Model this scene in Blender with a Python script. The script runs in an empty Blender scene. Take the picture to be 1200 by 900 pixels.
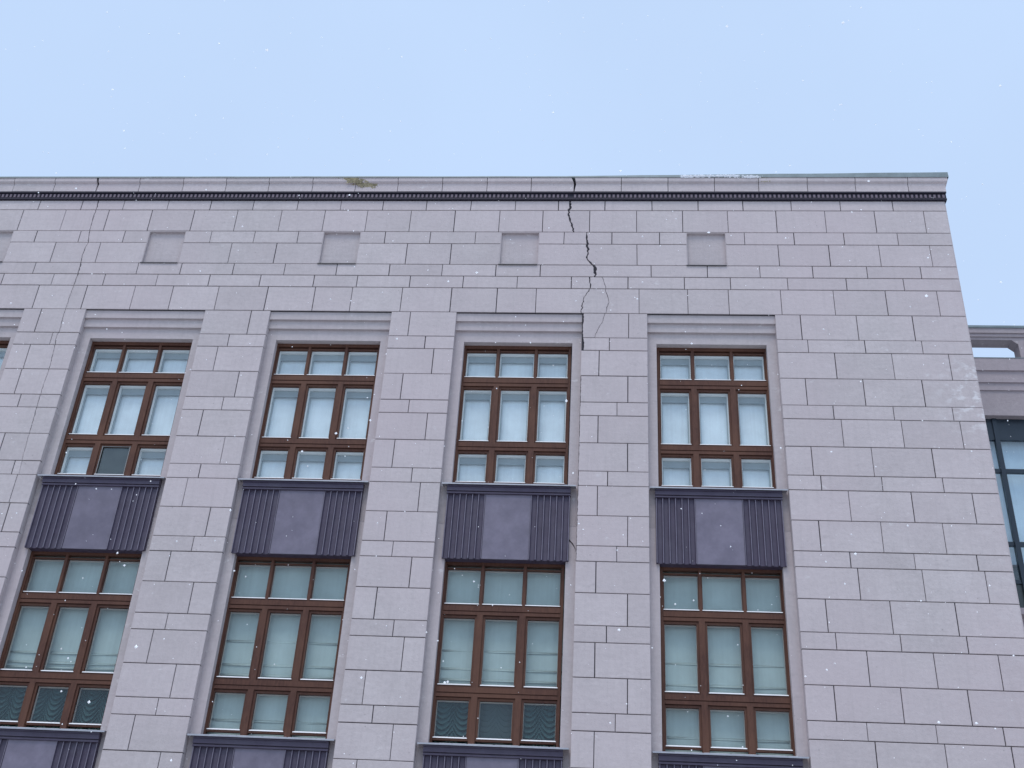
import bpy, math, random
from mathutils import Vector, Matrix
random.seed(7)
SC = bpy.context.scene
COL = SC.collection
H0 = 1.6                                   # eye height above the street

# ---------------------------------------------------------------- camera
FPX = 1378.55                              # focal length in pixels of a 1200 px wide picture
RT = Vector((0.99679743, 0.05987626, 0.05300686))
UP = Vector((-0.01313583, -0.5312477, 0.84711471))
FW = Vector((-0.07888183, 0.84509805, 0.52875981))
DIST = 18.0
cd = bpy.data.cameras.new('camera'); cam = bpy.data.objects.new('camera', cd); COL.objects.link(cam)
M = Matrix(((RT.x, UP.x, -FW.x), (RT.y, UP.y, -FW.y), (RT.z, UP.z, -FW.z))).to_4x4()
M.translation = Vector((0, -DIST, H0)); cam.matrix_world = M
cd.sensor_width = 36; cd.lens = FPX / 1200 * 36; cd.clip_start = .05; cd.clip_end = 3000
SC.camera = cam

def at(x, y, Y=0.0):
    """measured photo pixel -> (X, Z) on the upright plane Y"""
    d = RT * ((x - 600) / FPX) + UP * ((450 - y) / FPX) + FW
    t = (DIST + Y) / d.y
    return d.x * t, d.z * t + H0

# ---------------------------------------------------------------- light
w = bpy.data.worlds.new('World'); SC.world = w; w.use_nodes = True
nt = w.node_tree; nt.nodes.clear()
SUN_EL, SUN_AZ = math.radians(63), math.radians(200)
sky = nt.nodes.new('ShaderNodeTexSky'); sky.sky_type = 'NISHITA'; sky.sun_disc = False
sky.sun_elevation = SUN_EL; sky.sun_rotation = SUN_AZ; sky.dust_density = 3.0; sky.air_density = 1.0
over = nt.nodes.new('ShaderNodeRGB'); over.outputs[0].default_value = (5.7, 7.4, 10.2, 1)   # snow-cloud layer, even all over
mx = nt.nodes.new('ShaderNodeMix'); mx.data_type = 'RGBA'; mx.inputs[0].default_value = .94
bg = nt.nodes.new('ShaderNodeBackground'); bg.inputs[1].default_value = .1
out = nt.nodes.new('ShaderNodeOutputWorld')
nt.links.new(sky.outputs[0], mx.inputs[6]); 
tc = nt.nodes.new('ShaderNodeTexCoord'); cn = nt.nodes.new('ShaderNodeTexNoise'); cn.inputs['Scale'].default_value = 2.2; cn.inputs['Detail'].default_value = 5
nt.links.new(tc.outputs['Generated'], cn.inputs['Vector'])
cr = nt.nodes.new('ShaderNodeMapRange'); cr.inputs[1].default_value = .3; cr.inputs[2].default_value = .7; cr.inputs[3].default_value = .965; cr.inputs[4].default_value = 1.035
nt.links.new(cn.outputs[0], cr.inputs[0])
cm = nt.nodes.new('ShaderNodeMix'); cm.data_type = 'RGBA'; cm.blend_type = 'MULTIPLY'; cm.inputs[0].default_value = 1
nt.links.new(over.outputs[0], cm.inputs[6]); nt.links.new(cr.outputs[0], cm.inputs[7]); nt.links.new(cm.outputs[2], mx.inputs[7])
nt.links.new(mx.outputs[2], bg.inputs[0]); nt.links.new(bg.outputs[0], out.inputs[0])
sl = bpy.data.lights.new('sun', 'SUN'); sl.energy = 1.3; sl.angle = math.radians(24); sl.color = (1, .93, .86)
so = bpy.data.objects.new('sun', sl); COL.objects.link(so)
sd = Vector((math.sin(SUN_AZ) * math.cos(SUN_EL), math.cos(SUN_AZ) * math.cos(SUN_EL), math.sin(SUN_EL)))
so.rotation_euler = sd.to_track_quat('Z', 'Y').to_euler(); so.location = (0, -30, 40)
SC.view_settings.view_transform = 'Standard'; SC.view_settings.look = 'None'
SC.view_settings.exposure = 0; SC.view_settings.gamma = 1; SC.view_settings.use_curve_mapping = False

# ---------------------------------------------------------------- materials
class NT:
    def __init__(s, name):
        s.m = bpy.data.materials.new(name); s.m.use_nodes = True; s.t = s.m.node_tree
        s.b = s.t.nodes['Principled BSDF']; s.out = s.t.nodes['Material Output']
        g = s.t.nodes.new('ShaderNodeNewGeometry'); s.pos = g.outputs['Position']
        s.rnd = s.t.nodes.new('ShaderNodeObjectInfo').outputs['Random']
    def n(s, k, **kw):
        x = s.t.nodes.new(k)
        for a, v in kw.items(): setattr(x, a, v)
        return x
    def l(s, a, b): s.t.links.new(a, b)
    def noise(s, scale, detail=4, rough=.55, stretch=None, offset=False):
        v = s.pos
        if stretch or offset:
            mp = s.n('ShaderNodeMapping'); s.l(v, mp.inputs[0])
            if stretch: mp.inputs['Scale'].default_value = stretch
            if offset:
                mu = s.n('ShaderNodeMath', operation='MULTIPLY'); s.l(s.rnd, mu.inputs[0]); mu.inputs[1].default_value = 60
                s.l(mu.outputs[0], mp.inputs['Location'])
            v = mp.outputs[0]
        x = s.n('ShaderNodeTexNoise'); x.inputs['Scale'].default_value = scale
        x.inputs['Detail'].default_value = detail; x.inputs['Roughness'].default_value = rough
        s.l(v, x.inputs['Vector']); return x.outputs[0]
    def ramp(s, v, pts):
        r = s.n('ShaderNodeValToRGB'); e = r.color_ramp.elements
        while len(e) < len(pts): e.new(.5)
        for i, (p, c) in enumerate(pts):
            e[i].position = p; e[i].color = (c, c, c, 1) if not hasattr(c, '__len__') else (*c, 1)
        s.l(v, r.inputs[0]); return r.outputs[0]
    def mix(s, f, a, b, mode='MIX'):
        x = s.n('ShaderNodeMix', data_type='RGBA', blend_type=mode)
        for sock, v in ((x.inputs[0], f), (x.inputs[6], a), (x.inputs[7], b)):
            if hasattr(v, 'is_linked'): s.l(v, sock)
            elif hasattr(v, '__len__'): sock.default_value = (*v, 1)
            else: sock.default_value = v
        return x.outputs[2]
    def color(s, c):
        if hasattr(c, 'is_linked'): s.l(c, s.b.inputs['Base Color'])
        else: s.b.inputs['Base Color'].default_value = (*c, 1)
    def bump(s, h, strength=.3, dist=.01):
        x = s.n('ShaderNodeBump'); x.inputs['Strength'].default_value = strength; x.inputs['Distance'].default_value = dist
        s.l(h, x.inputs['Height']); s.l(x.outputs[0], s.b.inputs['Normal'])
    def rough(s, r): s.b.inputs['Roughness'].default_value = r

def stone_mat(name, base, var=.06, perobj=.07, pits=True, efflo=0.0):
    s = NT(name)
    n1 = s.noise(1.6, 5, .6, offset=True); n2 = s.noise(14, 4, .7); n3 = s.noise(60, 3, .7); n4 = s.noise(9, 5, .7, stretch=(.35, 1, 2.2), offset=True)
    c = s.mix(s.ramp(n1, [(.3, 0), (.7, 1)]), [v * (1 - var) for v in base], [v * (1 + var) for v in base])
    c = s.mix(1.0, c, s.ramp(n2, [(.25, .90), (.75, 1.08)]), 'MULTIPLY')
    c = s.mix(1.0, c, s.ramp(n4, [(.3, .95), (.7, 1.05)]), 'MULTIPLY')
    c = s.mix(1.0, c, s.ramp(s.rnd, [(0, 1 - perobj), (.5, 1.0), (1, 1 + perobj * .55)]), 'MULTIPLY')
    # faint warm / cool drift between slabs
    c = s.mix(s.ramp(s.noise(.35, 2, .5), [(.35, 0), (.65, .6)]), c, (base[0] * 1.03, base[1] * .97, base[2] * 1.0))
    if pits:
        v = s.n('ShaderNodeTexVoronoi'); v.inputs['Scale'].default_value = 7; s.l(s.pos, v.inputs['Vector'])
        pit = s.ramp(v.outputs['Distance'], [(0.0, 1), (.055, 1), (.09, 0)])
        gate = s.ramp(s.noise(2.3, 2), [(.56, 0), (.62, .6)])
        g = s.n('ShaderNodeMath', operation='MULTIPLY'); s.l(pit, g.inputs[0]); s.l(gate, g.inputs[1])
        c = s.mix(g.outputs[0], c, [x * .5 for x in base])
        # grey smudges and pale salt marks
        c = s.mix(s.ramp(s.noise(3.1, 6, .75, stretch=(1, 1, 1.8)), [(.57, 0), (.74, .42)]), c, [x * .72 for x in base])
        c = s.mix(s.ramp(s.noise(4.3, 6, .7, stretch=(.8, 1, 1.4)), [(.63, 0), (.70, .42)]), c, (.78, .76, .75))
        # thin wash-down streaks
        c = s.mix(s.ramp(s.noise(3.0, 4, .65, stretch=(4.5, 1, .25)), [(.50, 0), (.75, .30)]), c, [x * .78 for x in base])
    if efflo:
        sx = s.n('ShaderNodeSeparateXYZ'); s.l(s.pos, sx.inputs[0])
        mr = s.n('ShaderNodeMapRange'); mr.inputs[1].default_value = 5.4; mr.inputs[2].default_value = 6.6; s.l(sx.outputs[0], mr.inputs[0])
        k = s.n('ShaderNodeMath', operation='MULTIPLY'); s.l(mr.outputs[0], k.inputs[0])
        pa = s.n('ShaderNodeMath', operation='MULTIPLY'); s.l(s.ramp(s.noise(4.2, 5, .62, stretch=(1, 1, 1.6)), [(.50, 0), (.60, .75)]), pa.inputs[0]); vd = s.n('ShaderNodeVectorMath', operation='DISTANCE'); s.l(s.pos, vd.inputs[0]); vd.inputs[1].default_value = (6.45, 0, 12.75); s.l(s.ramp(vd.outputs['Value'], [(.35, 1), (.95, .12)]), pa.inputs[1]); s.l(pa.outputs[0], k.inputs[1])
        c = s.mix(k.outputs[0], c, (.82, .8, .8))
    s.color(c); s.rough(.86); s.b.inputs['Specular IOR Level'].default_value = .25
    h = s.n('ShaderNodeMath', operation='ADD'); s.l(n2, h.inputs[0])
    m2 = s.n('ShaderNodeMath', operation='MULTIPLY'); s.l(n3, m2.inputs[0]); m2.inputs[1].default_value = .4; s.l(m2.outputs[0], h.inputs[1])
    s.bump(h.outputs[0], .5, .015)
    return s.m

def plain(name, c, rough=.6, nscale=20, var=.12, bump=.15, metal=0, perobj=0, stretch=None, dirt=None):
    s = NT(name); n = s.noise(nscale, 5, .65, stretch=stretch)
    k = s.mix(s.ramp(n, [(.25, 0), (.75, 1)]), [v * (1 - var) for v in c], [min(1, v * (1 + var)) for v in c])
    if perobj: k = s.mix(1.0, k, s.ramp(s.rnd, [(0, 1 - perobj), (1, 1 + perobj)]), 'MULTIPLY')
    if dirt: k = s.mix(s.ramp(s.noise(2.2, 6, .7), [(.45, 0), (.72, .55)]), k, dirt)
    s.color(k); s.rough(rough); s.b.inputs['Metallic'].default_value = metal
    if bump: s.bump(n, bump, .006)
    return s.m

STONE = (.572, .512, .505)
MAT = {
 'stone': stone_mat('pinkish_grey_limestone', STONE, efflo=1),
 'plaster': stone_mat('smooth_grey_plaster', (.515, .463, .458), var=.06, perobj=.02),
 'wing_stone': stone_mat('wing_stone', (.42, .37, .38), perobj=.04),
 'mortar': plain('dark_joint_mortar', (.038, .034, .042), .95, 30),
 'violet': plain('dark_violet_paint', (.066, .051, .084), .5, 6, .18, .1, dirt=(.10, .088, .12)),
 'violet_panel': plain('worn_violet_panel', (.185, .162, .208), .38, 3.5, .2, .08, perobj=.10, dirt=(.115, .10, .14)),
 'ridge_light': plain('violet_ridge_painted_light', (.175, .155, .20), .5, 12, .2, 0),  # lighter violet: sky light on the flute ridges, put into the colour
 'plaster_darker': stone_mat('darker_grey_plaster', (.43, .385, .38), var=.1, perobj=.02),  # darker plaster tone for the strips beside the spandrels
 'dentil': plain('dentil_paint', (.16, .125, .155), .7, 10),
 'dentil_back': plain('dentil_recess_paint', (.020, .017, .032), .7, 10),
 'metal': plain('zinc_flashing', (.22, .27, .28), .55, 9, .15, .1, metal=.1, dirt=(.11, .14, .14)),
 'dark_metal': plain('dark_flashing', (.03, .03, .04), .5, 9),
 'sill_metal': plain('wet_sill_metal', (.42, .42, .45), .35, 9, .12, .05, metal=.3, dirt=(.25, .25, .28)),
 'snow': plain('settled_snow', (.86, .87, .9), .7, 40, .04, .4),
 'white': plain('white_inner_paint', (.90, .90, .88), .5, 8, .03, 0),
 'beige': plain('beige_inner_edge', (.42, .38, .33), .6, 8, .05, 0),
 'sash_grey': plain('inner_sash_paint', (.34, .39, .41), .5, 8, .05, 0),
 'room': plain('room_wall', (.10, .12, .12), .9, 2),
 'panel_dark': plain('dark_vent_glass', (.055, .07, .07), .3, 4, .3, 0),
 'moss': plain('crumbled_mossy_stone', (.42, .36, .24), .95, 14, .5, .5, dirt=(.11, .09, .045)),
 'wing_frame': plain('blue_black_window_frame', (.022, .035, .05), .35, 9, .1, 0),
 'ground': plain('trodden_street_snow', (.62, .61, .60), .9, 1.2, .15, .4, dirt=(.35, .34, .33)),
 'pavement': plain('wet_pavement', (.30, .29, .28), .8, 4, .15, .3),
 'kerb': plain('kerb_granite', (.33, .32, .31), .8, 18, .15, .3),
}
def wood():
    s = NT('brown_stained_wood')
    n = s.noise(6, 6, .7, stretch=(6, 6, 1.2)); n2 = s.noise(1.3, 3)
    c = s.mix(s.ramp(n, [(.3, 0), (.7, 1)]), (.066, .028, .020), (.128, .057, .038))
    c = s.mix(s.ramp(n2, [(.4, 0), (.7, .5)]), c, (.16, .075, .045))
    c = s.mix(s.ramp(s.noise(5, 6, .8), [(.68, 0), (.74, .5)]), c, (.30, .20, .14))
    s.color(c); s.rough(.55); s.b.inputs['Specular IOR Level'].default_value = .25; s.bump(n, .2, .004); return s.m
MAT['wood'] = wood()
MAT['wood_dark'] = plain('shaded_stain_dark', (.075, .032, .026), .5, 10, .2, .05)
def fabric(name, c, fold=0):
    s = NT(name)
    n = s.noise(2.0, 4, .6, offset=True)
    k = s.mix(s.ramp(n, [(.3, 0), (.7, 1)]), [v * .88 for v in c], [min(1, v * 1.06) for v in c])
    k = s.mix(1.0, k, s.ramp(s.noise(5, 2, .5, stretch=(5, 1, .15)), [(.2, .95), (.8, 1.04)]), 'MULTIPLY')
    s.color(k); s.rough(.85); return s.m
MAT['blind_white'] = fabric('white_blind_cloth', (.82, .90, .95))
MAT['blind_green'] = fabric('pale_green_blind_cloth', (.46, .555, .53))
MAT['teal'] = fabric('teal_swag_cloth', (.026, .078, .080))
MAT['teal_net'] = fabric('dark_teal_net', (.04, .07, .072))
def flake():
    s = NT('falling_flake'); s.t.nodes.remove(s.b); d = s.n('ShaderNodeBsdfDiffuse'); t = s.n('ShaderNodeBsdfTranslucent'); a = s.n('ShaderNodeAddShader')
    d.inputs[0].default_value = (.68, .68, .68, 1); t.inputs[0].default_value = (.55, .55, .55, 1)
    s.l(d.outputs[0], a.inputs[0]); s.l(t.outputs[0], a.inputs[1]); s.l(a.outputs[0], s.out.inputs[0]); return s.m
MAT['flake'] = flake()
def glass(name, tint, fres=1.45, tr=.93):
    s = NT(name); s.t.nodes.remove(s.b)
    t = s.n('ShaderNodeBsdfTransparent'); t.inputs[0].default_value = (*[v * tr for v in tint], 1)
    g = s.n('ShaderNodeBsdfGlossy'); g.inputs['Roughness'].default_value = .015
    f = s.n('ShaderNodeFresnel'); f.inputs[0].default_value = fres
    b = s.n('ShaderNodeBump'); b.inputs['Strength'].default_value = .05; b.inputs['Distance'].default_value = .02
    s.l(s.noise(1.3, 1, .4), b.inputs['Height']); s.l(b.outputs[0], g.inputs['Normal'])
    bf = s.n('ShaderNodeNewGeometry').outputs['Backfacing']; iv = s.n('ShaderNodeMath', operation='SUBTRACT'); iv.inputs[0].default_value = 1; s.l(bf, iv.inputs[1])
    fm = s.n('ShaderNodeMath', operation='MULTIPLY'); s.l(f.outputs[0], fm.inputs[0]); s.l(iv.outputs[0], fm.inputs[1])
    m = s.n('ShaderNodeMixShader'); s.l(fm.outputs[0], m.inputs[0]); s.l(t.outputs[0], m.inputs[1]); s.l(g.outputs[0], m.inputs[2])
    s.l(m.outputs[0], s.out.inputs[0]); return s.m
MAT['glass'] = glass('window_glass', (.98, 1, 1), 1.72, .99)
MAT['wing_glass'] = glass('wing_glass', (.93, .98, 1), 1.9, .99)

# ---------------------------------------------------------------- mesh helpers
class MB:
    def __init__(s): s.v = []; s.f = []
    def box(s, x0, x1, y0, y1, z0, z1):
        if x0 > x1: x0, x1 = x1, x0
        if y0 > y1: y0, y1 = y1, y0
        if z0 > z1: z0, z1 = z1, z0
        b = len(s.v)
        s.v += [(x0, y0, z0), (x1, y0, z0), (x1, y1, z0), (x0, y1, z0), (x0, y0, z1), (x1, y0, z1), (x1, y1, z1), (x0, y1, z1)]
        s.f += [tuple(b + i for i in q) for q in ((0, 3, 2, 1), (4, 5, 6, 7), (0, 1, 5, 4), (1, 2, 6, 5), (2, 3, 7, 6), (3, 0, 4, 7))]
        return s
    def prism(s, poly, y0, y1, ch=0.0, tilt=(0, 0)):
        """poly: (x,z) anticlockwise seen from the street; front at y0, back at y1, front edge chamfered by ch"""
        n = len(poly); b = len(s.v); cx = sum(p[0] for p in poly) / n; cz = sum(p[1] for p in poly) / n
        fy = lambda x, z: y0 + (x - cx) * tilt[0] + (z - cz) * tilt[1]
        rings = []
        if ch > 0:
            ins = []
            for i in range(n):
                p0, p1, p2 = poly[i - 1], poly[i], poly[(i + 1) % n]
                def nrm(a, c):
                    dx, dz = c[0] - a[0], c[1] - a[1]; L = math.hypot(dx, dz) or 1; return (-dz / L, dx / L)
                n1, n2 = nrm(p0, p1), nrm(p1, p2); k = 1 + n1[0] * n2[0] + n1[1] * n2[1]; k = max(k, .5)
                ins.append((p1[0] + (n1[0] + n2[0]) * ch / k, p1[1] + (n1[1] + n2[1]) * ch / k))
            rings.append([(x, fy(x, z), z) for x, z in ins]); rings.append([(x, fy(x, z) + ch, z) for x, z in poly])
        else: rings.append([(x, fy(x, z), z) for x, z in poly])
        rings.append([(x, y1, z) for x, z in poly])
        for r in rings: s.v += r
        s.f.append(tuple(b + i for i in range(n)))
        for k in range(len(rings) - 1):
            for i in range(n):
                j = (i + 1) % n; s.f.append((b + k * n + j, b + k * n + i, b + (k + 1) * n + i, b + (k + 1) * n + j))
        e = b + (len(rings) - 1) * n; s.f.append(tuple(e + n - 1 - i for i in range(n)))
        return s
    def extrude_x(s, prof, xa, xb):
        """closed profile of (y,z); xa/xb are numbers or one x per profile point"""
        n = len(prof); b = len(s.v)
        A = xa if hasattr(xa, '__len__') else [xa] * n; B = xb if hasattr(xb, '__len__') else [xb] * n
        s.v += [(A[i], prof[i][0], prof[i][1]) for i in range(n)] + [(B[i], prof[i][0], prof[i][1]) for i in range(n)]
        for i in range(n):
            j = (i + 1) % n; s.f.append((b + i, b + j, b + n + j, b + n + i))
        s.f.append(tuple(b + n - 1 - i for i in range(n))); s.f.append(tuple(b + n + i for i in range(n)))
        return s
    def build(s, name, mat, parent=None, origin=None):
        me = bpy.data.meshes.new(name)
        o = origin or (0, 0, 0)
        me.from_pydata([(x - o[0], y - o[1], z - o[2]) for x, y, z in s.v], [], s.f); me.validate()
        me.materials.append(MAT[mat])
        ob = bpy.data.objects.new(name, me); COL.objects.link(ob)
        ob.location = o
        if parent: ob.parent = parent
        return ob
def fix_normals(ob):
    import bmesh
    bm = bmesh.new(); bm.from_mesh(ob.data); bmesh.ops.recalc_face_normals(bm, faces=bm.faces); bm.to_mesh(ob.data); bm.free(); return ob
def tag(o, label=None, cat=None, group=None, kind=None):
    if label: o['label'] = label
    if cat: o['category'] = cat
    if group: o['group'] = group
    if kind: o['kind'] = kind
    return o
def empty(name, loc=(0, 0, 0), parent=None):
    o = bpy.data.objects.new(name, None); COL.objects.link(o); o.location = loc
    if parent: o.parent = parent
    return o
def copy_tree(o, parent=None):
    c = o.copy(); COL.objects.link(c)
    c.parent = parent
    for ch in list(o.children): copy_tree(ch, c)
    return c

# ---------------------------------------------------------------- the setting
tag(MB().box(-900, 900, -900, 900, -.6, 0).build('ground', 'ground'), kind='structure')
tag(MB().box(-60, 60, -4.2, -.02, .004, .13).build('pavement', 'pavement'), kind='structure')
kb = MB(); x = -60
while x < 60: kb.box(x + .004, x + .996, -4.36, -4.204, .004, .14); x += 1.0
kr = tag(kb.build('kerb', 'kerb'), kind='structure')

# ---------------------------------------------------------------- main building
Z = {1: 15.351, 2: 14.800, 3: 14.50, 4: 13.985, 5: 13.705, 6: 13.422, 7: 12.852, 8: 12.297, 9: 12.015, 10: 11.463, 11: 10.905,
     12: 10.626, 13: 10.075, 14: 9.515, 15: 9.235, 16: 8.672, 17: 8.118, 18: 7.838, 19: 7.288, 20: 6.735, 21: 6.452, 22: 5.885, 23: 5.333, 24: 5.052}
Z[0] = 15.60
for k in range(25, 40):                                   # the two-tall, one-low rhythm goes on downwards
    Z[k] = Z[k - 1] - ((.556, .556, .28)[(k - 25) % 3])
for k in Z: Z[k] += H0
PL = [-13.64, -10.045, -6.402, -2.815, .765]              # left edge of each window bay (right edge of the pilaster before it)
PR = [-11.285, -7.677, -4.053, -.444, 3.117]              # right edge of each window bay
LEFT, CORNER, TOPZ = -17.2, 6.545, Z[0]
BACK = 12.0
bld = empty('stone_building', ((LEFT + CORNER) / 2, 0, 0))
bld.location = (0, 0, 0)
tag(bld, 'pinkish grey stone clad building with cracked facade, brown windows and dark violet panels', 'building')

G = .0064                                                  # half joint
LOW = 31                                                   # last course built stone by stone
# mass of the building behind the cladding
cb = MB(); cb.box(LEFT, CORNER, .9, BACK, 0, TOPZ + .3)
edges = [LEFT] + [v for pr in zip(PL, PR) for v in pr] + [CORNER]
for i in range(0, len(edges), 2):
    cb.box(edges[i] + .004, edges[i + 1] - .004, .07, .898, 0, Z[7])
cb.box(LEFT, CORNER - .004, .07, .898, Z[7] + .001, TOPZ + .3)
cb.box(LEFT, CORNER - .004, .004, .068, 0, Z[LOW] - .02) if False else None
cb.build('wall', 'plaster', bld)
for i in range(len(PL)):                                   # wall below and between the windows of a bay
    b = MB(); zf = (4.87 + H0, 9.36 + H0); zt = (7.90 + H0, 12.255 + H0)
    for za, zb_ in ((.002, zf[0]), (zt[0], zf[1]), (zt[1], Z[7] - .002)): MB().box(PL[i], PR[i], .30, .896, za, zb_).build('bay_wall', 'plaster', bld)

def jag(pts, amp=.010, step=.034):
    """subdivide a falling crack line and make it uneven"""
    o = [pts[0]]
    for a, c in zip(pts, pts[1:]):
        n = max(1, int(abs(c[1] - a[1]) / step))
        for k in range(1, n + 1):
            t = k / n; j = random.uniform(-amp, amp) if k < n else 0
            o.append((a[0] + (c[0] - a[0]) * t + j, a[1] + (c[1] - a[1]) * t, (a[2] + (c[2] - a[2]) * t) * random.uniform(.6, 1.5)))
    return o
def crack(pix, Y=0, amp=.016):
    return jag([(*at(x, y, Y), wd * 1.4) for x, y, wd in pix], amp)
PR3, Z0E = PR[3], H0
CR = [crack([(669.3, 228, .028), (668.5, 242, .028), (666.3, 247, .030), (667, 254, .022), (669.5, 261, .028), (673.3, 275, .012)]),
      crack([(687.2, 269, .010), (687.5, 280, .020), (688.7, 290, .026), (689, 298, .020), (688, 303, .018), (691.5, 307, .022), (696, 311.2, .032), (697.5, 316, .034), (697.5, 329, .022)]),
      crack([(690.5, 321, .010), (691, 331, .013), (692, 335, .012), (690, 341, .012), (684, 350, .010), (681.6, 362, .013), (681, 372, .012)]),
      crack([(704.5, 321, .005), (708, 331, .005), (710, 336, .006), (709.5, 341, .005), (712, 347, .006), (713.8, 354, .006), (711, 360, .005), (710, 372, .004)], amp=.006),
      crack([(710, 363, .004), (706, 377, .004), (700, 387, .004), (694, 402, .003)], amp=.005),
      crack([(683.5, 363, .03), (682.6, 375, .026), (681.8, 390, .028), (683.4, 405, .024), (682, 420, .012)], amp=.008),
      jag([(PR3 + .006, Z0E + 12.0, .010), (PR3 + .005, Z0E + 10.6, .009), (PR3 + .006, Z0E + 9.2, .008), (PR3 + .004, Z0E + 7.7, .006)], .004),
      crack([(116.5, 227, .018), (113.5, 243, .011), (109, 255, .009), (105, 270, .008), (103, 285, .008), (100, 290, .008), (96, 300, .010), (94, 312, .012), (90, 324, .008), (86, 335, .007), (80, 352, .006), (74, 371, .006), (70, 387, .006), (66.5, 393, .005), (65, 400, .006), (62, 415, .006), (57, 434, .006), (52, 447, .005), (45, 470, .006), (40, 488, .006), (35, 505, .005), (28, 530, .004), (22, 556, .003)], amp=.006)]

def interp(c, z):
    for a, b in zip(c, c[1:]):
        if a[1] >= z >= b[1]:
            t = (a[1] - z) / max(1e-6, a[1] - b[1]); return (a[0] + (b[0] - a[0]) * t, a[2] + (b[2] - a[2]) * t)
    return None
def course(parent, x0, x1, zt, zb, joints, edge0=0.0, edge1=0.0, Y0=0.0, thick=.068, name='stone_block'):
    """lay one course between x0 and x1; joints are x positions; cracks split or replace joints"""
    zt -= G + random.uniform(-.0018, .0018); zb += G + random.uniform(-.0018, .0018)
    bounds = [[(zt, x0 + edge0, x0 + edge0), (zb, x0 + edge0, x0 + edge0)]]
    for j in joints:
        ja, jb = j + random.uniform(-.002, .002), j + random.uniform(-.002, .002); g = G + random.uniform(-.002, .002)
        bounds.append([(zt, ja - g, ja + g), (zb, jb - g, jb + g)])
    bounds.append([(zt, x1 - edge1, x1 - edge1), (zb, x1 - edge1, x1 - edge1)])
    for c in CR:
        a, b = interp(c, zt), interp(c, zb)
        if not a or not b: continue
        zs = [zt] + [p[1] for p in c if zb < p[1] < zt] + [zb]
        bd = []
        for z in zs:
            x, wd = interp(c, z); bd.append((z, x - wd / 2, x + wd / 2))
        xs = [q[1] for q in bd]
        if min(xs) < x0 - .05 or max(xs) > x1 + .05: continue
        keep = [bounds[0]]
        for k in bounds[1:-1]:
            jx = (k[0][1] + k[0][2]) / 2
            if min(xs) - .09 < jx < max(xs) + .09: continue
            keep.append(k)
        keep.append(bounds[-1])
        if min(xs) < x0 + .03:                         # runs down the very edge: chip the edge stone
            keep[0] = [(z, x0, max(x0, r)) for z, l, r in bd]; bounds = keep; continue
        keep.append(bd); keep.sort(key=lambda k: sum(q[1] for q in k) / len(k)); bounds = keep
    for L, R in zip(bounds, bounds[1:]):
        left = [(q[2], q[0]) for q in L]; right = [(q[1], q[0]) for q in R]
        poly = left + right[::-1]                           # top-left down, then bottom-right up: anticlockwise from the street
        if max(p[0] for p in poly) - min(p[0] for p in poly) < .02: continue
        mb = MB(); mb.prism(poly, Y0 + random.uniform(-.0018, .0018), Y0 + thick, .0055, (random.uniform(-.0022, .0022), random.uniform(-.0022, .0022)))
        cx = sum(p[0] for p in poly) / len(poly); cz = sum(p[1] for p in poly) / len(poly)
        mb.build(name, 'stone', parent, (cx, Y0, cz))

def xs_at(px, y):                                          # joint pixels -> world x
    return [at(p, y)[0] for p in px]
# frieze: seven courses above the windows
frieze = MB()
niches = [((a + b) / 2) for a, b in ((-9.206, -8.452), (-5.635, -4.878), (-2.080, -1.322), (1.533, 2.296))]
niches = [niches[0] - 3.60] + niches; NW = .378
zr = [(TOPZ, Z[2]), (Z[4], Z[7])]
for a, b in zr: frieze.box(LEFT, CORNER - .003, .018, .068, b, a - .0015)
e = [LEFT]
for c in niches: e += [c - NW, c + NW]
e.append(CORNER - .003)
for i in range(0, len(e), 2): frieze.box(e[i], e[i + 1], .018, .068, Z[4] + .001, Z[2] - .001)
frieze = frieze.build('frieze', 'mortar', bld)
fc = [
 (0, 1, 240, [46,96,145,197,247,297,349,399.5,449,500,552,604,654.5,709,764,818,870.5,927,984.5,1046]),
 (1, 2, 260, [23,73,124,175,225,276,328,379,429,480.5,532.5,585,636,691,746,800,853,910,967.5,1026,1084]),
 (2, 3, 279, [41,92.5,144.5,246.5,297.5,348.7,451,504,557,661,717,773,872.5,930.5,989,1052]),
 (3, 4, 298, [61,114,269,322,476,528,688,746.5,912.5,972,1031,1091]),
 (4, 5, 318, [38.7,94,160,211,272.5,333,394,456,518,581,633,698,763,829,890.5,952.5,1016,1079]),
 (5, 6, 332, [1,60,120.5,182.5,244,304,367,418,480,542.5,606,669.5,736,802,856,923,992,1059]),
 (6, 7, 353, [40,97,154,199,253,311,367,411,470,528,582,628,690,749,806,854,915.5,977.5,1039,1099.5])]
for a, b, y, px in fc:
    js = xs_at(px, y); step = js[-1] - js[-2]; step = min(max(step, .85), 1.05)
    while js[0] - .93 > LEFT + .2: js.insert(0, js[0] - .93)
    if a in (2, 3):
        seg = [LEFT]
        for c in niches: seg += [c - NW, c + NW]
        seg.append(CORNER)
        for i in range(0, len(seg), 2):
            course(frieze, seg[i], seg[i + 1], Z[a], Z[b], [j for j in js if seg[i] + .12 < j < seg[i + 1] - .12], 0, 0)
    else: course(frieze, LEFT, CORNER, Z[a], Z[b], js)
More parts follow.
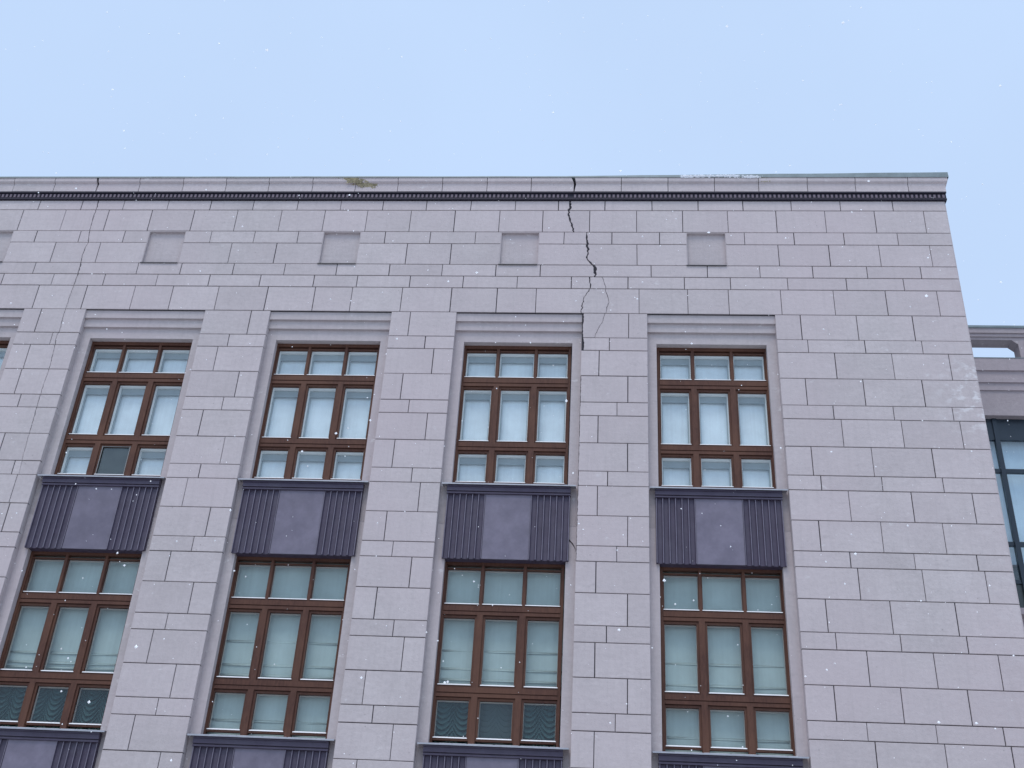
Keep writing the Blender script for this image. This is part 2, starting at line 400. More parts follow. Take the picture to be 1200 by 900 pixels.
for c in niches:                                           # sunk square panels
    n = MB(); zt, zb = Z[2] - G, Z[4] + G
    n.box(c - NW + .001, c + NW - .001, .0665, .0685, zb, zt)
    n.box(c - NW + .0005, c - NW + .012, .002, .066, zb, zt); n.box(c + NW - .012, c + NW - .0005, .002, .066, zb, zt)
    n.box(c - NW + .0125, c + NW - .0125, .002, .066, zt - .012, zt + .001)
    q = n.build('niche', 'plaster', bld)
    f = MB(); f.extrude_x([(.065, zb + .012), (-.022, zb - .004), (-.024, zb - .022), (-.020, zb - .022), (-.018, zb - .008), (.065, zb + .004)], c - NW - .015, c + NW - .01)
    fix_normals(f.build('niche_sill', 'dark_metal', q))

# pilasters and corner pier
PJ = {
 4: {7:736.7,8:714,9:702,10:735.7,11:723,12:700.7,13:735.5,14:712,15:700,16:735.5,17:722.7,18:698.3,19:735.3,20:710.7,21:697,22:735.3,23:721,24:696},
 3: {7:479.5,8:498,9:507,10:470.7,11:479,12:499.5,13:461,14:482.5,15:491,16:451.7,17:460,18:481,19:440,20:461,21:471.7,22:426.7,23:436.7,24:459,25:416},
 2: {7:292,8:267.5,9:252.5,10:277.5,11:260.7,12:235,13:260.7,14:233.7,15:216.7,16:243.5,17:225.7,18:196.7,19:223.3,20:195,21:175.7,22:202.7,23:184,24:154,25:184},
 1: {7:44.5,8:60,10:21,11:22.5,12:39.5,13:1,14:15.5,15:15.5,16:6.7}}
YM = {7:383,8:405,9:428,10:459,11:483,12:507,13:540,14:566,15:592,16:628,17:655,18:683,19:720,20:752,21:783,22:824,23:857,24:886,25:925}
def ymid(i, px):                                           # middle height of course i in the picture at column px
    zc = (Z[i] + Z[i + 1]) / 2 - H0; y = YM.get(i, 900)
    for _ in range(30):
        d = RT * ((px - 600) / FPX) + UP * ((450 - y) / FPX) + FW
        y += (d.z * DIST / d.y - zc) * 45
    return y
spans = [(LEFT, PL[0])] + [(PR[i], PL[i + 1]) for i in range(4)]
rel3 = {}
for i, px in PJ[3].items(): rel3[i] = at(px, ymid(i, px))[0] - PR[2]
for p, (a, b) in enumerate(spans):
    pl = MB().box(a + .0015, b - .0015, .018, .0685, Z[LOW], Z[7] - .0015).box(a + .0015, b - .0015, .018, .0685, 0, Z[LOW] - .001).build('pilaster', 'mortar', bld)
    for i in range(7, LOW):
        cut = []
        if p in PJ and i in PJ[p]:
            cut = [at(PJ[p][i], ymid(i, PJ[p][i]))[0]]
        elif p == 0:
            k = (i - 7) % 3; cut = [a + (.6, 1.1, .8)[k] + .9 * q for q in range(4)]; cut = [c for c in cut if c < b - .25]
        else:
            cut = [a + ((.82, .45) if p % 2 else (.45, .82))[(i - (i // 3)) % 2]]
            if p == 1 and i in rel3: cut = [a + (b - a) - rel3[i]]
        course(pl, a, b, Z[i], Z[i + 1], cut)
    MB().box(a, b, .0003, .0178, 0.13, Z[LOW] - .012).build('plinth_slab', 'stone', pl)
    r = MB(); r.box(a, a + .003, .0695, .30, 0, Z[7] - .002) if p else None; r.box(b - .003, b, .0695, .30, 0, Z[7] - .002); r.build('reveal', 'plaster', pl)
CJ = {7:[939,1005,1071],8:[947,1014,1081],9:[979.5,1047,1114],10:[945,1013,1082.5],11:[977,1047.5,1117],12:[987.5,1058,1127.5],
 13:[952,1023,1094],14:[962.5,1034,1105.5],15:[996,1070,1142],16:[961,1034,1107],17:[996.7,1072,1145.7],18:[1007,1083,1157],
 19:[969,1045,1121.7],20:[980,1056,1134],21:[1017.7,1096.7,1173],22:[979,1057.7,1136.7],23:[1016.7,1098,1177],24:[1027.7,1110,1189]}
cp = MB().box(PR[4] + .0015, CORNER - .003, .018, .0685, 0, Z[7] - .0015).build('corner_pier', 'mortar', bld)
for i in range(7, LOW):
    if i in CJ: js = [at(px, ymid(i, px))[0] for px in CJ[i]]
    else: js = [PR[4] + (.45, .9, .55)[i % 3] + k * .93 for k in range(4)]
    course(cp, PR[4], CORNER, Z[i], Z[i + 1], [j for j in js if j < CORNER - .1])
MB().box(PR[4], CORNER, .0003, .0178, .13, Z[LOW] - .012).build('plinth_slab', 'stone', cp)
MB().box(PR[4], PR[4] + .003, .0695, .30, 0, Z[7] - .002).build('reveal', 'plaster', cp)
# return side of the corner, coursed like the front
side = MB().box(CORNER - .002, CORNER - .0005, .07, 3.0, 0, TOPZ).build('side_wall', 'mortar', bld)
sb = MB()
for i in [k for k in range(0, LOW)]:
    off = (0.35, .8, .55)[i % 3]; ys = [.003, .07 + off] + [.07 + off + .93 * k for k in range(1, 5)]
    for a, b in zip(ys, ys[1:]):
        if a > 2.9: break
        sb.box(CORNER + .0, CORNER + .018, a + G if a > .01 else .012, min(b, 3.0) - G, Z[i + 1] + G, Z[i] - G)
o = sb.build('side_cladding', 'stone', side); tag(o, kind='stuff')

# window bays: stepped head, plaster surround
SURR = .172
for i in range(5):
    a, b = PL[i], PR[i]; c = (a + b) / 2; zt = Z[7] - .002
    s1 = MB().box(a + .001, b - .001, .045, .296, 12.677 + H0, zt - .0).build('stepped_head', 'plaster', bld)
    MB().box(a + .001, b - .001, .095, .2965, 12.50 + H0, 12.6765 + H0).build('head_step', 'plaster', s1)
    zs = 12.272 + H0
    MB().box(a + .001, b - .001, .15, .2968, zs, 12.4995 + H0).build('head_lintel', 'plaster', s1)
    for s, (u, v) in enumerate(((a + .0005, a + SURR), (b - SURR, b - .0005))):
        if i == 3 and s == 1:
            ck = crack([(662.0, 626, .02), (664, 629, .022), (667, 633, .022), (671.5, 638, .018), (674, 643, .014), (675.5, 648, .01)], .15, .004)
            pts = [(p[0], p[1], p[2]) for p in ck]
            x0_, z0_ = u, pts[0][1] + .03; x1_, z1_ = v, pts[-1][1] - .03
            lowr = [(u, 0.0), (v, 0.0), (v, z1_ - .008)] + [(min(v - .001, max(u + .001, p[0])), p[1] - p[2] * .55) for p in pts[::-1]] + [(u, z0_ - .012)]
            upr = [(u, z0_ + .012)] + [(min(v - .001, max(u + .001, p[0])), p[1] + p[2] * .55) for p in pts] + [(v, z1_ + .008), (v, zs - .001), (u, zs - .001)]
            MB().prism(lowr, .15, .205).build('surround', 'plaster', s1); MB().prism(upr, .15, .205).build('surround', 'plaster', s1)
            MB().box(u, v, .2055, .295, 0, zs - .001).build('surround', 'mortar', s1)
        else: MB().box(u, v, .15, .295, 0, zs - .001).build('surround', 'plaster', s1)

# ---------------------------------------------------------------- windows
def ring(mb, x0, x1, z0, z1, w, y0, y1, wt=None, wb=None):
    wt = w if wt is None else wt; wb = w if wb is None else wb
    mb.box(x0, x0 + w, y0, y1, z0, z1); mb.box(x1 - w, x1, y0, y1, z0, z1)
    mb.box(x0 + w, x1 - w, y0 + .0005, y1, z1 - wt, z1); mb.box(x0 + w, x1 - w, y0 + .0005, y1, z0, z0 + wb)
def make_window(top, bot, rows, fabric_kind):
    """rows: three (z top, z bottom) of the glass, relative heights; origin at the middle of the frame foot"""
    fy = .27; hw = 1.008
    f = MB()
    f.box(-hw, -hw + .045, fy, fy + .10, 0, top - bot); f.box(hw - .045, hw, fy, fy + .10, 0, top - bot)
    f.box(-hw + .045, hw - .045, fy + .001, fy + .10, top - bot - .07, top - bot); f.box(-hw + .045, hw - .045, fy + .001, fy + .10, 0, .05)
    R = [(a - bot, b - bot) for a, b in rows]
    t1, t2 = (R[0][1], R[1][0]), (R[1][1], R[2][0])
    for (zt, zb) in (t1, t2):                              # transoms: a proud rail and a lower lip below it
        zt_, zb_ = zt - .045, zb + .045; m = zb_ + (zt_ - zb_) * .40
        f.box(-hw + .045, hw - .045, fy - .012, fy + .10, m + .006, zt_)
        f.box(-hw + .045, hw - .045, fy - .004, fy + .098, zb_, m - .006)
        f.box(-hw + .045, hw - .045, fy + .012, fy + .097, m - .006, m + .006)
    lo = [(-.945, -.434), (-.262, .262), (.434, .945)]; hi = [(-.945, -.39), (-.32, .32), (.39, .945)]
    for sx in (-1, 1):                                      # posts in the two lower rows
        for zt, zb in ((t1[1] + .045, t2[0] - .045), (t2[1] + .045, .05)):
            c = sx * .348
            f.box(c - .048, c + .048, fy - .008, fy + .10, zb, zt)
            for q in (-.0515, .0515): f.box(c + q - .0035, c + q + .0035, fy + .012, fy + .098, zb, zt)
        c = sx * .355; f.box(c - .024, c + .024, fy + .004, fy + .10, t1[0] - .045, top - bot - .07)
    frame = f.build('window', 'wood')
    for r in range(3):
        cols = hi if r == 0 else lo; zt, zb = R[r]
        for (xa, xb) in cols:
            s = MB(); w_ = .038 if r else .014
            ring(s, xa - w_, xb + w_, zb - .042, zt + (.036 if r else .024), w_, fy + .022, fy + .085, wt=.036 if r else .024, wb=.042)
            s.build('sash', 'wood', frame)
            p = MB(); p.box(xa - .001, xb + .001, fy + .052, fy + .058, zb - .001, zt + .001); p.build('pane', 'glass', frame)
            d = MB(); d.extrude_x([(fy + .050, zb + .020), (fy + .012, zb + .003), (fy + .008, zb - .010), (fy + .014, zb - .010), (fy + .050, zb + .002)], xa - .012, xb + .012)
            fix_normals(d.build('drip_rail', 'drip', frame))
            if fabric_kind:
                n = MB(); ring(n, xa - .030, xb + .030, zb - .030, zt + .012, .037, fy + .086, fy + .12, wt=.026, wb=.04); n.build('inner_frame', 'beige', frame)
                continue
            n = MB(); ring(n, xa - .030, xb + .030, zb - .030, zt + .012, .044, fy + .086, fy + .15, wt=.042, wb=.048); n.build('inner_frame', 'white', frame)
            g = MB(); ring(g, xa - .045, xb + .045, zb - .045, zt + .045, .078, fy + .152, fy + .19, wt=(.20, .11)[fabric_kind], wb=.07); g.build('inner_sash', 'sash_grey', frame)
    return frame
MAT['drip'] = plain('pale_drip_rail_with_snow', (.92, .92, .93), .5, 12, .04, 0)
UR = [(12.149, 11.590), (11.333, 10.238), (9.990, 9.415)]
LR = [(7.765, 7.155), (6.912, 5.796), (5.550, 4.954)]
UT, UB, LT, LB = 12.275, 9.27, 7.905, 4.80
wu = make_window(UT, UB, UR, 0); wl = make_window(LT, LB, LR, 1)
OFF = [.0, .0, -.018, -.022, .022]
wins = {}
for i in range(5):
    c = (PL[i] + PR[i]) / 2 + OFF[i] * .6
    for k, (proto, zb) in enumerate(((wu, UB), (wl, LB))):
        o = proto if i == 0 else copy_tree(proto)
        o.parent = bld; o.location = (c, 0, zb + H0); wins[(i, k)] = o
for i in range(5):                                          # boxed-in rooms behind the glass
    c = (PL[i] + PR[i]) / 2
    for zt, zb in ((UT, UB), (LT, LB)):
        b = MB(); b.box(c - 1.16, c + 1.16, .885, .899, zb + .0 + H0, zt + H0)
        b.build('room_back', 'room', bld)
# the dark vent sash in the lowest middle pane of the second bay's upper window
vw = wins[(1, 0)]
v = MB(); zt, zb = UR[2][0] - UB, UR[2][1] - UB
v.box(-.262, .262, .27 + .0595, .27 + .066, zb, zt); v = v.build('vent_panel', 'panel_dark', vw); v['label'] = 'dark grey vent pane'
v = MB(); ring(v, -.27, .27, zb - .01, zt + .01, .018, .292, .30); v.build('vent_frame', 'kerb', vw)

# blinds and curtains hang free inside: things of their own
def blind(c, zt, zb, mat, folds, label, wob, pull=0):
    hw = 1.03; Yb = .485; nz = 34; nx = 14; mb = MB()
    for j in range(nz + 1):
        t = j / nz; z = zt + (zb - zt) * t
        for k in range(nx + 1):
            x = -hw + 2 * hw * k / nx
            y = Yb + .006 * math.sin(wob + x * 3.1 + z * 1.7)
            mb.v.append((x, y, z))
    for j in range(nz):
        for k in range(nx):
            a = j * (nx + 1) + k; mb.f.append((a, a + nx + 1, a + nx + 2, a + 1))
    for fz, dep in folds:                                   # cloth tucks
        mb.extrude_x([(Yb - .004, fz + .030), (Yb - dep, fz), (Yb - dep + .004, fz - .008), (Yb - .004, fz - .004)], -hw, hw)
    mb.box(-hw, hw, Yb - .010, Yb + .010, zb - .02, zb)
    o = mb.build('window_blind', mat); fix_normals(o); o.location = (c, 0, H0)
    for p in o.data.polygons: p.use_smooth = True
    return tag(o, label, 'blind', 'blinds behind the facade windows')
where = ['cut off at the left edge', 'of the leftmost full bay', 'of the second full bay from the left', 'of the bay left of the big crack', 'of the bay beside the blank corner wall']
for i in range(5):
    c = (PL[i] + PR[i]) / 2 + OFF[i] * .6
    blind(c, UT + .02, UB + .06, 'blind_white', [], 'white blind, upper storey window ' + where[i], i * 1.3)
    half = i in (1, 3)
    zb = LR[1][1] - .06 if half else LB + .06
    folds = {1: [(6.15, .018), (5.98, .02), (5.90, .024), (5.84, .03)], 2: [(6.45, .008), (6.05, .012), (5.88, .014), (5.14, .012)], 3: [(6.4, .008), (6.1, .010), (5.92, .02), (5.85, .03)],
             4: [(6.3, .008), (5.95, .010), (5.12, .010)], 0: [(6.1, .012), (5.9, .016)]}[i]
    blind(c, LT + .02, zb, 'blind_green', folds, 'pale green blind, lower storey window ' + where[i], 3 + i * 1.7)
def swag(c, zt, zb, label, x0=-1.02, x1=1.02, mat='teal', amp=1.0, grp=None):
    Y0 = .50; nx, nz = int((x1 - x0) / .014), 80; mb = MB(); ph = random.random()
    for j in range(nz + 1):
        z = zt + (zb - zt) * j / nz
        for k in range(nx + 1):
            x = x0 + (x1 - x0) * k / nx
            u = (x - x0) / (.30 if x1 - x0 > 1 else (x1 - x0) / 2); fr = abs((u % 1) - .5) * 2          # 1 at the gathers, 0 mid-swag
            s = (z - .20 * fr ** 2.1 + .010 * math.sin(u * 2.1 + ph * 6)) / .088
            t = s % 1; y = Y0 - amp * (.062 * (1 - t) ** .7 * (1 - .45 * fr) + .014 * (1 - fr)) + .02 * fr
            mb.v.append((x, y, z))
    for j in range(nz):
        for k in range(nx):
            a = j * (nx + 1) + k; mb.f.append((a, a + nx + 1, a + nx + 2, a + 1))
    o = mb.build('swagged_curtain', mat); o.location = (c, -.04, H0)
    return tag(o, label, 'curtain', grp)
c1 = (PL[1] + PR[1]) / 2; c3 = (PL[3] + PR[3]) / 2 - .013
swag(c1, 5.72, 4.84, 'dark teal swagged curtain across the three bottom panes, lower left of the photo')
swag(c3, 5.72, 4.84, 'dark teal swagged curtain in the bottom left pane, bay left of the big crack', -1.02, -.35)
swag(c3, 5.72, 4.84, 'dark teal swagged curtain in the bottom right pane, bay left of the big crack', .35, 1.02)
swag(c3, 5.72, 4.84, 'flat grey teal net curtain in the pane between two swagged curtains', -.345, .345, 'teal_net', .16)

# ---------------------------------------------------------------- spandrels
def make_spandrel(zc, zb):
    """zc top of the sill flashing, zb bottom edge; origin at the middle of the bottom edge"""
    H = zc - zb; hw = 1.062; fy = .085
    b = MB().box(-hw, hw, fy + .022, .298, 0.012, H - .03)
    sp = b.build('spandrel', 'violet')
    MB().box(-1.172, 1.172, .1465, .1492, .66, H - .03).build('backing_strip', 'plaster_darker', sp)
    top = H - .165; n = 6; ww = .66; fw = (ww - .012) / n
    for sgn in (-1, 1):
        m = MB(); pts = []
        for k in range(n):
            x0 = -hw + .006 + k * fw
            pts.append((x0, fy - .012)); pts.append((x0 + .015, fy - .012))
            for q in range(1, 8):
                a = math.pi * q / 8; r = (fw - .015) / 2; pts.append((x0 + .015 + r - r * math.cos(a), fy - .012 + .042 * math.sin(a)))
        pts.append((-hw + .006 + n * fw, fy - .012)); pts.append((-hw + .018 + n * fw, fy - .012))
        bx = len(m.v); P = pts + [(pts[-1][0], .105), (pts[0][0], .105)]
        ar = MB()  # strips on the fillets, coloured as if catching the sky
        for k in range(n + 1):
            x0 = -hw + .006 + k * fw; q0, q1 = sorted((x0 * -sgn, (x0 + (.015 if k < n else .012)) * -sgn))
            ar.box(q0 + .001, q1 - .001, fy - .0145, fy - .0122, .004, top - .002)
        for z in (0.0, top):
            for (x, y) in P: m.v.append((x * (-sgn), y, z))
        L = len(P)
        for k in range(L):
            j = (k + 1) % L; m.f.append((bx + k, bx + j, bx + L + j, bx + L + k))
        m.f.append(tuple(range(L))); m.f.append(tuple(L + q for q in range(L)))
        o = fix_normals(m.build('fluted_panel', 'violet', sp)); tag(ar.build('flute_ridge_light', 'ridge_light', sp), kind='stuff')
    MB().box(-.392, .392, fy - .002, .105, 0.002, top).build('centre_panel', 'violet_panel', sp)
    cap = MB()
    for y0, a, c_ in ((.050, top + .001, top + .028), (.072, top + .0285, top + .045), (.040, top + .0455, H - .045), (.022, H - .0445, H - .012)):
        cap.box(-hw - .004, hw + .004, y0, .146, a, c_)
    cap.build('cap_moulding', 'violet', sp)
    fl = MB(); fl.extrude_x([(.29, H + .045), (-.012, H + .004), (-.014, H - .022), (-.008, H - .022), (-.006, H - .006), (.29, H + .030)], -1.006, 1.006)
    fix_normals(fl.build('sill_flashing', 'sill_metal', sp))
    e_ = MB(); e_.extrude_x([(.148, H + .026), (-.012, H + .0035), (-.014, H - .0225), (-.008, H - .0225), (-.006, H - .0065), (.148, H + .016)], -1.155, 1.155)
    fix_normals(e_.build('sill_flashing', 'sill_metal', sp))
    ss = MB()                                              # thin line of settled snow at the back of the sill
    xx = -1.0
    while xx < .98:
        L = random.uniform(.12, .5); 
        if random.random() < .75: ss.extrude_x([(.262, H + .042), (.235, H + .052), (.06, H + .026), (.03, H + .0165), (.03, H + .009), (.262, H + .040)], xx, min(1.0, xx + L))
        xx += L + random.uniform(.0, .05)
    tag(fix_normals(ss.build('snow_line', 'snow', sp)), kind='stuff')
    return sp
s1 = make_spandrel(9.232, 7.872); s2 = make_spandrel(4.782, 3.42)
for i in range(5):
    c = (PL[i] + PR[i]) / 2
    for proto, zb in ((s1, 7.872), (s2, 3.42)):
        o = proto if i == 0 else copy_tree(proto)
        o.parent = bld; o.location = (c, 0, zb + H0)

# ---------------------------------------------------------------- cornice
zA, zB, zC, zD = TOPZ + .003, 15.800 + H0, 16.010 + H0, 16.132 + H0
band = MB()
band.box(LEFT, CORNER + .048, -.020, .45, zA, zB - .002)
band.box(LEFT, CORNER + .046, -.046, -.0205, zA, zA + .030); band.box(LEFT, CORNER + .052, -.054, -.0205, zB - .034, zB - .002)
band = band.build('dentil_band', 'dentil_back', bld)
dn = MB(); x = LEFT + .03
while x < CORNER + .02:
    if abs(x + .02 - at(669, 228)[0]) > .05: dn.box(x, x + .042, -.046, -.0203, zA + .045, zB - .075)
    x += .0855
for k in range(12): dn.box(CORNER + .0482, CORNER + .060, .02 + k * .0855, .066 + k * .0855, zA + .045, zB - .075)
tag(dn.build('dentil', 'dentil', band), kind='stuff')
cj = [at(px, 215)[0] for px in (19.5,67,117.3,166,217,267,317,368,418,467.5,519.5,571.5,623,674.3,728,782.5,836.7,888.2,945,1001,1062.5)]
while cj[0] - .92 > LEFT: cj.insert(0, cj[0] - .92)
cornice = empty('cornice', (0, 0, 0), bld)
PROF = [(-.055, zB), (-.055, zC - .012), (-.066, zC - .004), (-.084, zC + .004), (-.098, zC + .022), (-.102, zC + .030), (-.102, zD), (.45, zD), (.45, zB)]
ends = [LEFT] + cj + [CORNER + .058]
ck_px = {13: None}
def joint_profile(x, side, wide):
    g = .006 if not wide else .022
    if not wide: return [x + side * g] * len(PROF)
    zz = [p[1] for p in PROF]; offs = {0: 0.0}
    res = []
    for (y, z) in PROF:
        t = (z - zB) / (zD - zB); res.append(x + side * (.010 + (.026 if wide == 2 else .014) * t) + (-.022 + .03 * math.sin(t * 4.2)) * (1 if wide == 2 else .5))
    return res
for i, (a, b) in enumerate(zip(ends, ends[1:])):
    wa = 2 if abs(a - at(674.3, 215)[0]) < .01 else 1 if abs(a - at(117.3, 215)[0]) < .01 else 0
    wb = 2 if abs(b - at(674.3, 215)[0]) < .01 else 1 if abs(b - at(117.3, 215)[0]) < .01 else 0
    dy = random.uniform(-.003, .003); dz = 0
    A = joint_profile(a, 1, wa) if i else [a] * len(PROF)
    B = joint_profile(b, -1, wb) if i < len(ends) - 2 else [b] * len(PROF)
    if i == len(ends) - 2:                                   # last stone turns the corner with the same profile
        B = [b + (-.055 - y if y < 0 else 0) for y, z in PROF]
        B = [CORNER + (-y if y < 0 else .102 if z > zC else .055) for y, z in PROF]
    m = MB(); m.extrude_x([(y + dy, z) for y, z in PROF], A, B)
    fix_normals(m.build('cornice_stone', 'stone', cornice))
MB().box(LEFT, CORNER + .03, .0, .44, zB + .001, zD - .001).build('cornice_core', 'mortar', cornice)
rt = MB()                                                  # the cornice along the return side
m = [( -y if y < 0 else None, z) for y, z in PROF]
rp = [(CORNER + .055, zB), (CORNER + .055, zC - .012), (CORNER + .098, zC + .022), (CORNER + .102, zC + .03), (CORNER + .102, zD), (CORNER - .05, zD), (CORNER - .05, zB)]
b0 = len(rt.v); rt.v += [(x, .452, z) for x, z in rp] + [(x, 3.0, z) for x, z in rp]
for i in range(7): rt.f.append((i, (i + 1) % 7, 7 + (i + 1) % 7, 7 + i))
rt.f += [tuple(range(7)), tuple(range(13, 6, -1))]; fix_normals(rt.build('cornice_return', 'stone', cornice))
# roof flashing: flat on the left, its sheet lifted more and more towards the corner
fl = MB(); N = 44; xs = [LEFT + (CORNER + .13 - LEFT) * k / N for k in range(N + 1)]
def lift(x): return .020 + max(0, x + 1.2) / 7.8 * .095 + random.uniform(-.003, .003)
top = [(x, zD + .006 + lift(x)) for x in xs]
for k in range(N):
    (xa, za), (xb, zb_) = top[k], top[k + 1]
    b0 = len(fl.v)
    fl.v += [(xa, -.118, zD - .012), (xb, -.118, zD - .012), (xb, -.108, zb_), (xa, -.108, za), (xa, .5, za + .03), (xb, .5, zb_ + .03), (xa, -.108, zD - .012), (xb, -.108, zD - .012), (xa, -.108, zD + .0015), (xb, -.108, zD + .0015), (xa, .5, zD + .0015), (xb, .5, zD + .0015)]
    fl.f += [tuple(b0 + q for q in t) for t in ((0, 1, 2, 3), (3, 2, 5, 4), (0, 6, 7, 1), (8, 10, 11, 9))]
b0 = len(fl.v); zt_ = top[-1][1]
fl.v += [(CORNER + .13, -.118, zD - .012), (CORNER + .13, 3.0, zD - .012), (CORNER + .13, 3.0, zt_ + .03), (CORNER + .13, .5, zt_ + .03), (CORNER + .13, -.108, zt_)]
fl.f += [tuple(b0 + q for q in range(5))]
fl.v += [(LEFT, .5, zD + .05), (CORNER + .13, .5, zt_ + .03), (CORNER + .13, 3, zt_ + .03), (LEFT, 3, zD + .05)]; fl.f += [tuple(b0 + 5 + q for q in range(4))]
fl.build('roof_flashing', 'metal', bld)

# crumbled, mossy stone on the cornice
def lumps(pix, n, mat, name, parent, size, flat=.5, seed=1):
    rr = random.Random(seed); mb = MB()
    for _ in range(n):
        x, y, sx, sy, Y = rr.choice(pix); X, Zz = at(x + rr.gauss(0, sx), y + rr.gauss(0, sy), Y)
        r = size * rr.uniform(.4, 1.2); b0 = len(mb.v)
        for (a, b, c) in ((1, 0, 0), (-1, 0, 0), (0, 1, 0), (0, -1, 0), (0, 0, 1), (0, 0, -1)):
            mb.v.append((X + a * r * rr.uniform(.7, 1.6), Y + .006 + b * r * flat * rr.uniform(.6, 1.2), Zz + c * r * rr.uniform(.5, 1)))
        mb.f += [tuple(b0 + q for q in t) for t in ((0, 2, 4), (2, 1, 4), (1, 3, 4), (3, 0, 4), (2, 0, 5), (1, 2, 5), (3, 1, 5), (0, 3, 5))]
    o = fix_normals(mb.build(name, mat, parent)); return tag(o, kind='stuff')
lumps([(410, 209.5, 4, .9, -.102), (414, 211, 4, .8, -.102), (418, 212, 5, 1.0, -.102), (424, 214.5, 3.5, 1.2, -.07), (430, 216.5, 5, 2.0, -.055), (436, 216, 3, 1.5, -.055)], 700, 'moss', 'crumbled_stone', cornice, .036, .5, 3)
lumps([(428, 220.5, 5, .8, -.055), (440, 221.5, 6, .5, -.055)], 70, 'kerb', 'crumbled_stone', cornice, .018, .4, 5)
lumps([(892, 207.5, 4, .6, -.105), (900, 208.5, 4, .8, -.103), (896, 211, 3, 1, -.10)], 130, 'moss', 'crumbled_stone', cornice, .022, .5, 8)
so_ = lumps([(805, 206.6, 3, .4, -.118), (822, 206.3, 6, .4, -.118), (842, 206, 6, .3, -.118), (858, 206, 4, .4, -.118), (880, 206.8, 5, .5, -.118)], 420, 'snow', 'snow_clump', None, .034, .6, 12)
tag(so_, 'thin broken line of snow clinging to the roof edge right of the big crack', 'snow')

# ---------------------------------------------------------------- the set-back wing on the right
wing = empty('glazed_wing', (13, 3, 0)); wing.location = (0, 0, 0)
tag(wing, 'set back grey stone wing with pierced parapet and blue black framed glazing at right edge', 'building')
YW = 3.0; WX0, WX1 = CORNER - .3, 22.0
zz = lambda v: v + H0
def wbox(y0, z0, z1, name='moulding', mat='wing_stone', par=None, x0=WX0, x1=WX1, y1=None):
    return MB().box(x0, x1, y0, y1 if y1 else YW + .5, zz(z0), zz(z1)).build(name, mat, par or wing)
crn = wbox(YW - .09, 13.575, 13.871, 'wing_cornice')
wbox(YW - .05, 13.44, 13.5745, 'moulding', par=crn); wbox(YW - .065, 13.30, 13.4395, 'moulding', par=crn); wbox(YW - .03, 13.129, 13.2995, 'moulding', par=crn)
wbox(YW - .10, 13.8715, 13.885, 'cornice_flashing', 'metal', crn)
wbox(YW, 12.546, 13.1285, 'wing_frieze')
MB().box(WX0, WX1, YW + .17, YW + 8, 0, zz(8.42)).box(WX0, WX1, YW + .505, YW + 8, zz(8.421), zz(13.1)).build('wing_wall', 'wing_stone', wing)
wbox(YW - .05, 8.30, 8.419, 'wing_sill', y1=YW + .169)
wbox(YW - .08, 12.5465 - .02 + .0, 12.545, 'frieze_edge', 'wing_stone') if False else None
par = empty('parapet', (0, 0, 0), wing)
r = wbox(YW - .06, 14.53, 14.648, 'top_rail', par=par, y1=YW + .34); wbox(YW - .03, 14.455, 14.5295, 'moulding', par=par, y1=YW + .33); wbox(YW + .0, 14.39, 14.4545, 'rail_beam', par=par, y1=YW + .30)
wbox(YW - .085, 14.6485, 14.703, 'rail_flashing', 'metal', par, y1=YW + .36)
wbox(YW + .02, 13.8855, 13.93, 'parapet_plinth', par=par, y1=YW + .30) if False else None
px = 8.61
while px < 21:
    MB().box(px, px + .62, YW + .001, YW + .30, zz(13.8855), zz(14.3895)).build('parapet_post', 'wing_stone', par)
    MB().box(px + .12, px + .50, YW - .012, YW + .0005, zz(13.95), zz(14.33)).build('post_panel', 'wing_stone', par)
    for s in (-1, 1):
        e0 = px if s < 0 else px + .62
        poly = [(e0 + s * .12, zz(14.3893)), (e0 + s * .001, zz(14.28)), (e0 + s * .001, zz(14.3893))]
        if s > 0: poly = poly[::-1]
        fix_normals(MB().prism(poly, YW + .002, YW + .299).build('bracket', 'wing_stone', par))
    px += 2.9
gl = empty('wing_glazing', (0, 0, 0), wing); gy = YW + .15
fr = MB(); 
fr.box(WX0, WX1, gy, gy + .08, zz(12.06), zz(12.545)); 
for z_ in (11.364, 9.79, 9.014): fr.box(WX0, WX1, gy, gy + .08, zz(z_ - .04), zz(z_ + .04))
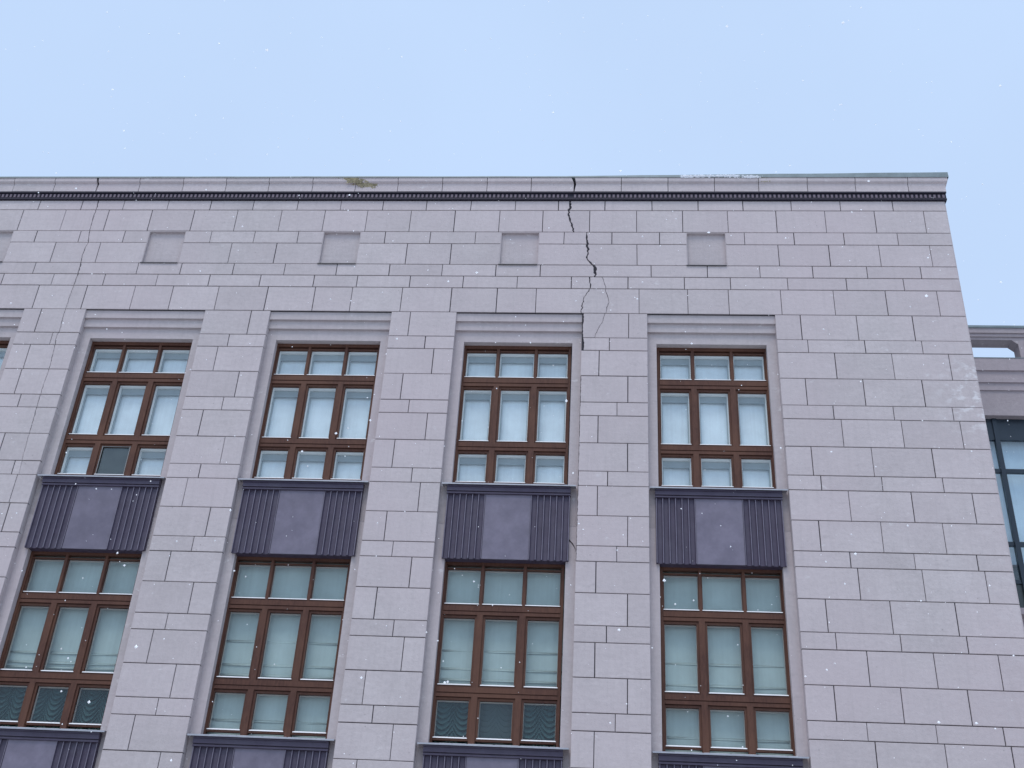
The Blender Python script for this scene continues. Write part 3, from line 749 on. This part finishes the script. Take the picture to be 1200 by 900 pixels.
fr.box(WX0, WX1, gy, gy + .08, zz(8.421), zz(8.50))
mx_ = 7.87 - 1.55
while mx_ < 21.9: fr.box(mx_ - .045, mx_ + .045, gy - .03, gy + .079, zz(8.425), zz(12.544)); mx_ += 1.55
fr.build('glazing_frame', 'wing_frame', gl)
zr_ = [(12.06, 11.404), (11.324, 9.83), (9.75, 9.054), (8.974, 8.50)]
mx_ = 7.87 - 1.55
while mx_ < 21.5:
    for k, (a, b) in enumerate(zr_):
        MB().box(mx_ + .046, mx_ + 1.504, gy + .03, gy + .04, zz(b), zz(a)).build('glazing_pane', 'wing_glass' if k < 2 else 'panel_dark' if k == 3 else 'wing_glass', gl)
    mx_ += 1.55
o = MB().box(CORNER + .1, 21.9, YW + .36, YW + .365, zz(9.45), zz(12.5)).build('window_blind', 'blind_white')
tag(o, 'pale blind behind the dark framed glazing of the wing at the right edge', 'blind')
o = MB().box(CORNER + .1, 21.9, YW + .45, YW + .455, zz(8.43), zz(9.449)).build('room_back', 'room', gl)

# ---------------------------------------------------------------- falling snow
rr = random.Random(21); mb = MB()
TRI = ((0, 2, 4), (2, 1, 4), (1, 3, 4), (3, 0, 4), (2, 0, 5), (1, 2, 5), (3, 1, 5), (0, 3, 5))
for _ in range(3300):
    X = rr.uniform(-17, 11); Y = rr.uniform(-13.5, -.35); Zs = rr.uniform(1.5, 18)
    dd = math.sqrt(X * X + (Y + DIST) ** 2 + (Zs - H0) ** 2)
    r = rr.choice((.004, .005, .006, .007, .008, .010, .014)) * (1.0 if dd > 9 else .6)
    b0 = len(mb.v)
    for (a, b, c) in ((1, 0, 0), (-1, 0, 0), (0, 1, 0), (0, -1, 0), (0, 0, 1), (0, 0, -1)):
        q = r * rr.uniform(.7, 1.3); mb.v.append((X + a * q, Y + b * q, Zs + c * q))
    mb.f += [tuple(b0 + q for q in t) for t in TRI]
o = fix_normals(mb.build('snowflakes', 'flake'))
for p in o.data.polygons: p.use_smooth = True
tag(o, 'white snowflakes falling in front of the facade', 'snow', kind='stuff')
